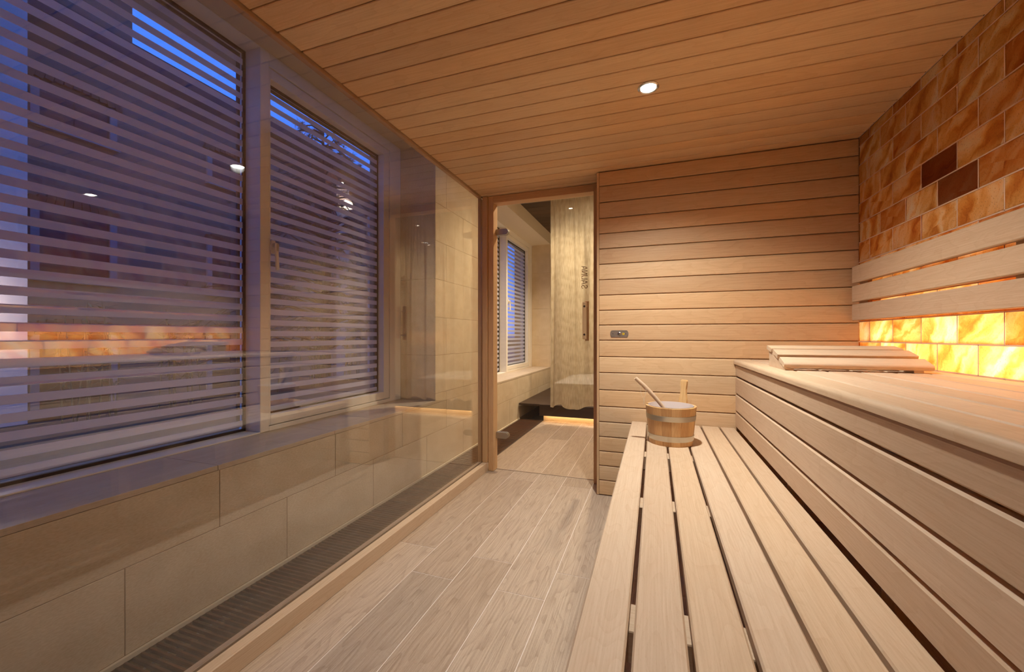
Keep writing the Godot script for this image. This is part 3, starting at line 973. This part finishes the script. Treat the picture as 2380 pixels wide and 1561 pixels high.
# ---------------------------------------------------------------- outdoors
func build_outdoors() -> void:
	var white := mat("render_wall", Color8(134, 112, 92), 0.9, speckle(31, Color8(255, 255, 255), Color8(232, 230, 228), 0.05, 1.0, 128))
	var brick := mat("house_brick", Color8(128, 78, 52), 0.9)
	var trim := mat("window_surround", Color8(150, 138, 128), 0.9)
	var pane := mat("dark_pane", Color8(52, 34, 26), 0.25)
	var roof := mat("roof_metal", Color8(74, 60, 56), 0.7)
	var g := structure("ground", "dusky paved terrace and yard outside the windows")
	slab(g, "paving", mat("paving", Color8(96, 84, 72), 0.9), -40, -2.33, -0.35, -0.25, -20, 45)
	var h := thing("house", "pale rendered house with brick arches over dark windows across the yard", "building", P(-9, -0.25, 8))
	var fx := -9.0
	slab(h, "wall", white, fx - 4, fx, -0.25, 5.55, 1.0, 24.0)
	slab(h, "brick_band", brick, fx - 4, fx + 0.06, 5.551, 6.02, 1.0, 24.0)
	slab(h, "cornice", roof, fx - 4.2, fx + 0.22, 6.021, 6.30, 1.0, 24.0)
	slab(h, "upper_wall", white, fx - 4, fx + 0.02, 6.301, 7.25, 1.0, 4.70)
	slab(h, "upper_eave", roof, fx - 4.2, fx + 0.25, 7.251, 7.45, 0.8, 4.86)
	slab(h, "chimney", brick, fx - 2.2, fx - 1.2, 6.301, 7.3, 11.8, 12.9)
	for wd in [[3.505, 4.365], [6.1, 6.95], [8.86, 9.52], [11.2, 12.0], [13.6, 14.4]]:
		for wy in [[2.02, 3.05], [4.40, 5.05], [-0.1, 1.1]]:
			facade_window(h, fx, wd[0], wd[1], wy[0], wy[1], pane, trim, brick)
	slab(h, "pilaster", trim, fx + 0.001, fx + 0.18, -0.25, 5.55, 9.56, 10.08)
	var lamp := thing("wall_lamp", "bright box wall lamp on the pilaster of the pale house", "lamp", P(fx + 0.3, 5.0, 9.85))
	part(lamp, "housing", cbox(Vector3(0.22, 0.03, 0.36), 0.004), M("paint"), P(fx + 0.30, 5.075, 9.82))
	part(lamp, "lamp_box", cbox(Vector3(0.22, 0.15, 0.34), 0.006), glow_mat("lamp_box_glow", Color(1.0, 0.95, 0.86), 4.0), P(fx + 0.30, 4.98, 9.82))
	var ol := OmniLight3D.new()
	ol.name = "lamp_light"
	ol.light_color = Color(1.0, 0.9, 0.74)
	ol.light_energy = 0.5
	ol.omni_range = 30.0
	ol.omni_attenuation = 2.0
	ol.light_size = 0.06
	ol.shadow_enabled = true
	lamp.add_child(ol)
	ol.position = P(fx + 0.47, 5.12, 9.82) - lamp.position
	# projecting wing at the left with its own lamp
	var wg := thing("garden_wall", "bright white garden wall lit by a lamp at the left window edge", "wall", P(-7.9, -0.25, 1.0))
	slab(wg, "wall_panel", mat("garden_render", Color8(176, 168, 164), 0.9), -8.3, -7.9, -0.25, 7.0, -3.0, 2.98)
	slab(wg, "coping", trim, -8.34, -7.86, 7.001, 7.08, -3.0, 3.02)
	var wl := thing("yard_lamp", "small yard lamp beside the white garden wall", "lamp", P(-7.6, 1.4, 2.3))
	part(wl, "bracket", cbox(Vector3(0.16, 0.03, 0.06), 0.003), M("steel"), P(-7.82, 1.42, 2.3))
	part(wl, "lamp_head", cbox(Vector3(0.14, 0.12, 0.16), 0.01), glow_mat("yard_lamp_glow", Color(1, 0.93, 0.85), 4.0), P(-7.68, 1.42, 2.3))
	var ol2 := OmniLight3D.new()
	ol2.name = "lamp_light"
	ol2.light_color = Color(1.0, 0.93, 0.9)
	ol2.light_energy = 1.3
	ol2.omni_range = 30.0
	ol2.omni_attenuation = 2.0
	ol2.light_size = 0.06
	ol2.shadow_enabled = true
	wl.add_child(ol2)
	ol2.position = P(-7.5, 1.5, 2.3) - wl.position
	# trees
	pine_tree("dark spreading pine reaching across both windows before the house", P(-6.7, -0.25, 6.9), 5.8, 4.2, 190, 3)
	pine_tree("far pine with its tip above the roof of the pale house", P(-16.0, -0.25, 15.5), 11.0, 3.0, 90, 8)
	# hedge of bamboo in a planter
	var pt := thing("planter", "long low timber planter holding the bamboo outside the windows", "planter", P(-4.6, -0.25, 3.5))
	slab(pt, "trough", mats["board"][2], -4.9, -4.3, -0.25, 0.35, -1.5, 9.5, 0.01, 2)
	slab(pt, "soil", M("dark"), -4.87, -4.33, 0.351, 0.36, -1.45, 9.45)
	for k in 12:
		bamboo(P(-4.6 + rng.randf_range(-0.06, 0.06), 0.362, -0.4 + k * 0.82 + rng.randf_range(-0.04, 0.04)), rng.randf_range(0.75, 1.0), 40 + k)

func facade_window(h: Node3D, fx: float, d0: float, d1: float, y0: float, y1: float, pane: Material, trim: Material, brick: Material) -> void:
	var w := Node3D.new()
	w.name = "house_window"
	h.add_child(w, true)
	w.position = P(fx, y0, (d0 + d1) / 2) - h.position
	slab(w, "window_pane", pane, fx - 0.02, fx + 0.012, y0, y1, d0, d1)
	slab(w, "window_bar", pane, fx + 0.0125, fx + 0.03, y0, y1, (d0 + d1) / 2 - 0.02, (d0 + d1) / 2 + 0.02)
	slab(w, "surround", trim, fx + 0.001, fx + 0.05, y0, y1, d0 - 0.10, d0 - 0.001)
	slab(w, "surround", trim, fx + 0.001, fx + 0.05, y0, y1, d1 + 0.001, d1 + 0.10)
	slab(w, "ledge", trim, fx + 0.001, fx + 0.1, y0 - 0.08, y0 - 0.001, d0 - 0.12, d1 + 0.12)
	# brick arch
	var n := 11
	for k in n:
		var a := (float(k) - (n - 1) / 2.0) / n
		var c := P(fx + 0.035, y1 + 0.16 - a * a * 0.36, (d0 + d1) / 2 + a * (d1 - d0 + 0.3))
		part(w, "arch_brick", cbox(Vector3(0.068, 0.2, (d1 - d0 + 0.3) / n - 0.012), 0.0, 1, k % 3), brick, c, Basis(Vector3.RIGHT, a * 0.7))

func pine_tree(label: String, base: Vector3, height: float, spread: float, tufts: int, seed_: int) -> void:
	var r := RandomNumberGenerator.new()
	r.seed = seed_
	var t := thing("pine_tree", label, "tree", base)
	var bark := mat("bark", Color8(84, 62, 46), 0.95)
	var needle := mat("needles", Color8(58, 64, 44), 0.9)
	var pts := []
	var rad := []
	for k in 8:
		var f := k / 7.0
		pts.append(Vector3(sin(f * 5.0) * 0.08, f * height, cos(f * 4.0) * 0.06))
		rad.append(lerpf(0.10, 0.02, f))
	part(t, "trunk", tube(pts, rad, 9), bark, base)
	var bs := SurfaceTool.new()
	bs.begin(Mesh.PRIMITIVE_TRIANGLES)
	var ns := SurfaceTool.new()
	ns.begin(Mesh.PRIMITIVE_TRIANGLES)
	for i in tufts:
		var y := r.randf_range(0.16, 0.98)
		var a := r.randf_range(0, TAU)
		var reach := spread * (1.0 - 0.75 * y) * r.randf_range(0.45, 1.0)
		var root := Vector3(0, y * height, 0)
		var mid := root + Vector3(cos(a) * reach * 0.22, reach * 0.12, sin(a) * reach * 0.5)
		var tip := root + Vector3(cos(a) * reach * 0.42, reach * r.randf_range(-0.25, 0.1), sin(a) * reach)
		tube_into(bs, [root, mid, tip], [0.025, 0.016, 0.006], 4, false)
		var n := 5
		for k in n:
			var f := 0.35 + 0.65 * (k + 1.0) / n
			var c := (mid.lerp(tip, (f - 0.5) * 2.0) if f > 0.5 else root.lerp(mid, f * 2.0)) + Vector3(r.randf_range(-0.14, 0.14), r.randf_range(-0.04, 0.1), r.randf_range(-0.14, 0.14))
			for q in 16:
				var dir := Vector3(r.randf_range(-1, 1), r.randf_range(-0.35, 1), r.randf_range(-1, 1)).normalized()
				var l := r.randf_range(0.09, 0.17)
				var s := dir.cross(Vector3(r.randf(), r.randf(), r.randf())).normalized() * 0.006
				tri(ns, c + s, c - s, c + dir * l, dir.cross(s).normalized(), Vector2.ZERO, Vector2.ZERO, Vector2.ZERO)
	part(t, "branches", bs.commit(), bark, base)
	var nd := part(t, "needles", ns.commit(), needle, base)
	nd.set_meta("kind", "stuff")

func bamboo(base: Vector3, height: float, seed_: int) -> void:
	var r := RandomNumberGenerator.new()
	r.seed = seed_
	var t := thing("bamboo", "slender leafy bamboo clump in the planter outside the window", "plant", base, "bamboo clumps in the planter")
	var cane := SurfaceTool.new()
	cane.begin(Mesh.PRIMITIVE_TRIANGLES)
	var leaf := SurfaceTool.new()
	leaf.begin(Mesh.PRIMITIVE_TRIANGLES)
	for k in 9:
		var foot := Vector3(r.randf_range(-0.12, 0.12), 0, r.randf_range(-0.22, 0.22))
		var top := foot + Vector3(r.randf_range(-0.12, 0.12), height * r.randf_range(0.75, 1.1), r.randf_range(-0.06, 0.06))
		tube_into(cane, [foot, foot.lerp(top, 0.5) + Vector3(0.01, 0, 0), top], [0.007, 0.006, 0.003], 5, false)
		for q in 30:
			var f := r.randf_range(0.28, 1.0)
			var c := foot.lerp(top, f)
			var dir := Vector3(r.randf_range(-1, 1), r.randf_range(-0.6, 0.5), r.randf_range(-1, 1)).normalized()
			var l := r.randf_range(0.07, 0.14)
			var s := dir.cross(Vector3.UP).normalized() * 0.009
			var m := c + dir * l * 0.4
			var nn := dir.cross(s).normalized()
			tri(leaf, c, m + s, m - s, nn, Vector2.ZERO, Vector2.ZERO, Vector2.ZERO)
			tri(leaf, m + s, c + dir * l, m - s, nn, Vector2.ZERO, Vector2.ZERO, Vector2.ZERO)
	part(t, "canes", cane.commit(), mats["cane"] if mats.has("cane") else mat("cane", Color8(120, 108, 66), 0.7), base)
	var lf := part(t, "leaves", leaf.commit(), mats["bamboo_leaf"] if mats.has("bamboo_leaf") else mat("bamboo_leaf", Color8(92, 96, 54), 0.8), base)
	lf.set_meta("kind", "stuff")

# ---------------------------------------------------------------- benches
func build_lower_bench() -> void:
	var b := thing("lower_bench", "lower sauna bench of six pale slats in front of the riser", "bench", P(0.16, 0, 1.0))
	for e in [[-0.143, -0.049], [-0.038, 0.0565], [0.0665, 0.163], [0.173, 0.268], [0.278, 0.374], [0.384, 0.463]]:
		slab(b, "slat", pick(mats["bench"]), e[0], e[1], 0.490, 0.518, NEAR_D + 0.02, END_D - 0.004, 0.004, 2)
	for d in [2.105, 1.475, 0.847, 0.217, -0.413]:
		slab(b, "cross_bar", mats["bench"][1], -0.10, 0.44, 0.425, 0.4895, d, d + 0.09, 0.002, 0)
		slab(b, "leg", mats["bench"][2], 0.36, 0.42, 0.001, 0.4245, d + 0.015, d + 0.075, 0.003, 1)
	slab(b, "long_bar", mats["bench"][2], 0.421, 0.455, 0.425, 0.4895, NEAR_D + 0.02, END_D - 0.02, 0.002, 2)

func build_upper_bench() -> void:
	var b := thing("upper_bench", "upper sauna bench with slatted riser below the salt wall", "bench", P(0.77, 0, 1.0))
	# front board with a rounded nosing
	var pl := PackedVector2Array()
	var r := 0.016
	pl.append(Vector2(0.543, 0.910)); pl.append(Vector2(0.4585, 0.910)); pl.append(Vector2(0.457, 0.9115))
	for k in 9:
		var a := PI - (PI / 2) * k / 8
		pl.append(Vector2(0.457 + r + r * cos(a), 0.938 - r + r * sin(a)))
	pl.append(Vector2(0.541, 0.938)); pl.append(Vector2(0.543, 0.936))
	var length := END_D - 0.004 - (NEAR_D + 0.02)
	part(b, "front_board", prism(pl, length, 2), mats["bench"][2], P(0, 0, (END_D - 0.004 + NEAR_D + 0.02) / 2))
	for e in [[0.553, 0.652], [0.663, 0.760], [0.771, 0.875], [0.886, 0.979], [0.990, 1.079]]:
		slab(b, "slat", pick(mats["bench"]), e[0], e[1], 0.911, 0.938, NEAR_D + 0.02, END_D - 0.004, 0.003, 2)
	for e in [[0.838, 0.9055], [0.732, 0.829], [0.625, 0.724], [0.527, 0.617]]:
		slab(b, "riser_slat", pick(mats["bench"]), 0.467, 0.488, e[0], e[1], NEAR_D + 0.02, END_D - 0.004, 0.005, 2)
	for d in [2.5, 1.8, 1.1, 0.4, -0.3]:
		slab(b, "upright", mats["bench"][3], 0.489, 0.53, 0.001, 0.9095, d, d + 0.06, 0.002, 1)
		slab(b, "cross_bar", mats["bench"][3], 0.531, 1.07, 0.845, 0.9105, d, d + 0.06, 0.002, 0)
		slab(b, "rear_leg", mats["bench"][3], 1.01, 1.07, 0.001, 0.8445, d, d + 0.06, 0.002, 1)

func build_backrest() -> void:
	var b := thing("backrest", "backrest of three pale boards mounted before the salt wall", "backrest", P(1.05, 1.167, 1.0))
	for e in [[1.167, 1.256], [1.270, 1.359], [1.374, 1.467]]:
		slab(b, "board", pick(mats["bench"]), 1.040, 1.064, e[0], e[1], NEAR_D + 0.02, 2.775, 0.003, 2)
	for d in [2.655, 1.63, 0.6, -0.4]:
		slab(b, "batten", mats["frame"][1], 1.0645, 1.0835, 1.19, 1.445, d, d + 0.09, 0.001, 1)

func build_headrest() -> void:
	var h := thing("headrest", "slatted wooden headrest lying on the upper bench", "headrest", P(0.75, 0.938, 2.11))
	var x0 := 0.51
	var x1 := 0.999
	# front and rear top edges of the three slats: (D, top Y)
	var slats := [[1.975, 0.9665, 2.043, 0.992], [2.076, 1.001, 2.149, 1.022], [2.181, 1.0255, 2.256, 1.0375]]
	var k := 0
	for s in slats:
		var a := Vector2(s[0], s[1])
		var c := Vector2(s[2], s[3])
		var t := (c - a).normalized()
		var n := Vector2(-t.y, t.x)
		var pl := PackedVector2Array()
		var th := 0.019
		pl.append(a - n * th)
		pl.append(a - n * (0.008 if k == 0 else 0.003))
		pl.append(a + t * (0.003 if k == 0 else 0.001) - n * (0.003 if k == 0 else 0.0012))
		pl.append(a + t * (0.009 if k == 0 else 0.003))
		pl.append(c - t * 0.003)
		pl.append(c - n * 0.003)
		pl.append(c - n * th)
		# local x -> D, local y -> up, local z -> -X
		part(h, "slat", prism(pl, x1 - x0, k + 3, 50.0), mats["bench"][k], Vector3((x0 + x1) / 2, 0, 0), Basis(Vector3(0, 0, -1), Vector3(0, 1, 0), Vector3(1, 0, 0)))
		k += 1
	for x in [0.531, 0.955]:
		var pl := PackedVector2Array([Vector2(1.985, 0.9385), Vector2(2.24, 0.9385), Vector2(2.24, 1.0125), Vector2(2.181, 1.0045), Vector2(2.13, 0.9935), Vector2(2.076, 0.980), Vector2(2.03, 0.964), Vector2(1.985, 0.9475)])
		part(h, "side_wedge", prism(pl, 0.03, 1), mats["bench"][1], Vector3(x, 0, 0), Basis(Vector3(0, 0, -1), Vector3(0, 1, 0), Vector3(1, 0, 0)))

# ---------------------------------------------------------------- bucket and ladle
const BX := 0.080
const BD := 2.318

func build_bucket() -> void:
	var base := P(BX, 0.518, BD)
	var b := thing("sauna_bucket", "round wooden sauna bucket with two metal hoops on the lower bench", "bucket", base)
	var r0 := 0.108
	var r1 := 0.127
	var hgt := 0.197
	var n := 16
	for k in n:
		var a := TAU * (k + 0.5) / n
		var tall := k == 2
		var m := stave(r0, r1, hgt, TAU / n, tall, k)
		part(b, "handle_stave" if tall else "stave", m, mats["pine"][k % 4], base, Basis(Vector3.UP, a))
	for y in [[0.024, 0.052], [0.128, 0.155]]:
		var ra := lerpf(r0, r1, y[0] / hgt) + 0.0008
		var rb := lerpf(r0, r1, y[1] / hgt) + 0.0008
		part(b, "hoop", lathe([Vector2(ra, y[0]), Vector2(ra + 0.0014, y[0] + 0.0006), Vector2(rb + 0.0014, y[1] - 0.0006), Vector2(rb, y[1])], 48), M("zinc"), base)
	part(b, "liner", lathe([Vector2(r1 - 0.013, hgt + 0.002), Vector2(r1 - 0.0145, hgt + 0.002), Vector2(r0 - 0.012, 0.03), Vector2(0.0, 0.03)], 48), M("liner"), base)
	part(b, "bottom", lathe([Vector2(0.0, 0.012), Vector2(r0 - 0.010, 0.012), Vector2(r0 - 0.010, 0.022), Vector2(0.0, 0.022)], 32), mats["pine"][1], base)

# one stave pointing along +X; the tall one ends in a waisted grip
func stave(r0: float, r1: float, hgt: float, ang: float, tall: bool, kind: int) -> Mesh:
	var st := SurfaceTool.new()
	st.begin(Mesh.PRIMITIVE_TRIANGLES)
	var th := 0.0115
	var off := kind_off(kind)
	# levels: height and half width factor
	var lv := [[0.0, 1.0], [0.001, 1.0], [hgt - 0.003, 1.0], [hgt, 0.97]]
	if tall:
		lv = [[0.0, 1.0], [hgt, 1.0], [hgt + 0.02, 0.95], [hgt + 0.045, 0.72], [hgt + 0.075, 0.62], [hgt + 0.10, 0.72], [hgt + 0.118, 0.74], [hgt + 0.126, 0.55]]
	var prev := []
	for i in lv.size():
		var y: float = lv[i][0]
		var r := lerpf(r0, r1, y / hgt)
		if i == 0:
			r -= 0.0
		var ring := []
		var ha: float = ang / 2 * lv[i][1] - 0.002
		var ri := r - th
		var edge := 0.0016 if i > 0 and i < lv.size() - 1 else 0.0016
		for q in [[-1.0, r], [-0.5, r], [0.0, r], [0.5, r], [1.0, r], [1.0, ri], [-1.0, ri]]:
			var a: float = ha * q[0]
			var rr: float = q[1]
			ring.append(Vector3(cos(a) * rr, y, sin(a) * rr))
		if i == lv.size() - 1:
			var mid: Vector3 = (ring[2] + (ring[5] + ring[6]) / 2) / 2
			for k in 7:
				ring[k] = ring[k].lerp(Vector3(mid.x, y, ring[k].z), 0.12)
		if prev.size():
			for k in 7:
				var k2 := (k + 1) % 7
				var pq := [prev[k], prev[k2], ring[k2], ring[k]]
				var nn: Vector3 = (pq[1] - pq[0]).cross(pq[3] - pq[0]).normalized()
				var c: Vector3 = (pq[0] + pq[1] + pq[2] + pq[3]) / 4
				var axis := Vector3(lerpf(r0, r1, c.y / hgt) - th / 2, c.y, 0)
				if nn.dot(c - axis) < 0:
					nn = -nn
				var u := []
				for p: Vector3 in pq:
					u.append(Vector2(p.y / 0.5, atan2(p.z, p.x) * 0.4 + p.x * 0.5) + off)
				tri(st, pq[0], pq[1], pq[2], nn, u[0], u[1], u[2])
				tri(st, pq[0], pq[2], pq[3], nn, u[0], u[2], u[3])
		if i == 0 or i == lv.size() - 1:
			var nn := Vector3(0, -1 if i == 0 else 1, 0)
			for t in [[0, 1, 6], [1, 2, 6], [2, 5, 6], [2, 3, 5], [3, 4, 5]]:
				tri(st, ring[t[0]], ring[t[1]], ring[t[2]], nn, Vector2(ring[t[0]].z, ring[t[0]].x) * 0.4, Vector2(ring[t[1]].z, ring[t[1]].x) * 0.4, Vector2(ring[t[2]].z, ring[t[2]].x) * 0.4)
		prev = ring
	return st.commit()

func build_ladle() -> void:
	var base := P(BX, 0.56, BD)
	var l := thing("ladle", "pale wooden ladle with cord loop leaning in the bucket", "ladle", base)
	var tip := P(-0.098, 0.855, 2.29)
	var low := P(0.10, 0.62, 2.33)
	var pts := []
	var rad := []
	for k in 9:
		var f := k / 8.0
		pts.append(tip.lerp(low, f) + Vector3(0.0, 0.016 * sin(f * PI), 0) - base)
		rad.append(0.0105 + 0.001 * sin(f * 6.0))
	rad[0] = 0.0095
	part(l, "shaft", tube(pts, rad, 14), mats["bench"][0], base)
	part(l, "bowl", lathe([Vector2(0.0, 0.0), Vector2(0.03, 0.004), Vector2(0.042, 0.02), Vector2(0.045, 0.045), Vector2(0.041, 0.045), Vector2(0.036, 0.02), Vector2(0.0, 0.008)], 24), mats["bench"][2], P(0.105, 0.575, 2.33))
	var hole := tip.lerp(low, 0.16) + Vector3(0, 0.008, 0.0)
	var loop := []
	var lr := []
	var knot := hole + Vector3(0.012, -0.085, 0.006)
	for k in 9:
		var f := k / 8.0
		loop.append(hole.lerp(knot, f) + Vector3(-0.011 * sin(f * PI), 0, 0.008) - base)
		lr.append(0.0011)
	part(l, "cord", tube(loop, lr, 5), M("cord"), base)
	loop = []
	for k in 9:
		var f := k / 8.0
		loop.append((hole + Vector3(0.022, -0.022, 0.0)).lerp(knot, f) + Vector3(0.003 * sin(f * PI), 0, 0.008) - base)
	part(l, "cord", tube(loop, lr, 5), M("cord"), base)
	part(l, "cord_end", tube([knot + Vector3(0, 0, 0.008) - base, knot + Vector3(0.001, -0.012, 0.008) - base, knot + Vector3(-0.003, -0.024, 0.008) - base], [0.0028, 0.0016, 0.0012], 6), M("cord"), base)

func build_control_plate() -> void:
	var c := P(-0.2235, 1.096, END_D)
	var t := thing("call_plate", "oval steel plate with push button on the far timber wall", "push button", c)
	var pl := PackedVector2Array()
	for k in 9:
		var a := -PI / 4 + (PI / 2) * k / 8
		pl.append(Vector2(0.026 + 0.0335 * cos(a), 0.0335 * sin(a)))
	for k in 9:
		var a := PI - PI / 4 + (PI / 2) * k / 8
		pl.append(Vector2(-0.026 + 0.0335 * cos(a), 0.0335 * sin(a)))
	part(t, "plate", prism(pl, 0.003, 0), M("steel"), c + Vector3(0, 0, 0.0017))
	part(t, "button", lathe([Vector2(0.0, 0.006), Vector2(0.008, 0.005), Vector2(0.0115, 0.003), Vector2(0.0125, 0.0)], 24), M("chrome"), c + Vector3(0, 0, 0.003), Basis(Vector3.RIGHT, PI / 2))
	part(t, "sticker", cbox(Vector3(0.0145, 0.0125, 0.0006), 0.0), M("yellow"), c + Vector3(0.0265, 0, 0.0036))
	part(t, "print", cbox(Vector3(0.011, 0.0022, 0.0004), 0.0), M("black"), c + Vector3(0.0265, 0, 0.0042))
	for x in [-0.042, 0.042]:
		part(t, "screw", lathe([Vector2(0.0, 0.0014), Vector2(0.0028, 0.001), Vector2(0.0032, 0.0)], 12), M("chrome"), c + Vector3(x, 0, 0.0032), Basis(Vector3.RIGHT, PI / 2))

# ---------------------------------------------------------------- floor grille
func build_grille() -> void:
	var g := thing("floor_grille", "dark slatted floor grille along the tiled window wall", "grille", P(-1.5, 0, 2.5))
	slab(g, "trough", M("gasket"), TILE_X, -1.3455, -0.11, -0.10, NEAR_D, 7.4)
	slab(g, "trough_end", M("gasket"), TILE_X + 0.001, -1.3455, -0.0995, -0.001, 5.06, 5.08)
	slab(g, "edge_bar", mats["dark_wood"][1], -1.3585, -1.3455, -0.0995, -0.001, NEAR_D, 5.055)
	for x in [-1.595, -1.42]:
		slab(g, "rod", M("steel"), x, x + 0.004, -0.020, -0.0155, 0.45, 5.05)
	var d := 0.47
	var variants := []
	for k in 4:
		variants.append(cbox(Vector3(0.30, 0.014, 0.0085), 0.001, 0, k))
	while d < 5.05:
		part(g, "slat", pick(variants), pick(mats["slat_wood"]), P(-1.5088, -0.008, d))
		d += 0.0236

# ---------------------------------------------------------------- lamps
func build_lamps() -> void:
	downlight("downlight", "round recessed spotlight in the boarded sauna ceiling", P(-0.027, CEIL - 0.001, 1.93), 0.046, 3.6, Color(1.0, 1.0, 0.96), 72.0, "", 45.0)
	downlight("downlight", "round recessed spotlight behind the lens in the sauna ceiling", P(-0.027, CEIL - 0.001, -0.1), 0.046, 0.4, Color(1.0, 1.0, 0.95), 72.0, "", 45.0)
	for p in [[-1.08, 5.49], [0.9, 5.55], [1.45, 6.8]]:
		downlight("niche_downlight", ["recessed spotlight in the dark niche ceiling above the curtain's left fold", "recessed spotlight in the dark niche ceiling towards the right", "farthest recessed spotlight in the dark niche ceiling"][[-1.08, 0.9, 1.45].find(p[0])], P(p[0], 2.8195, p[1]), 0.045, 6.0, Color(1.0, 0.93, 0.82), 62.0)
	downlight("hall_downlight", "recessed spotlight in the pale hall ceiling before the curtain", P(-0.5, 2.959, 4.0), 0.045, 6.0, Color(1.0, 0.94, 0.82), 80.0)
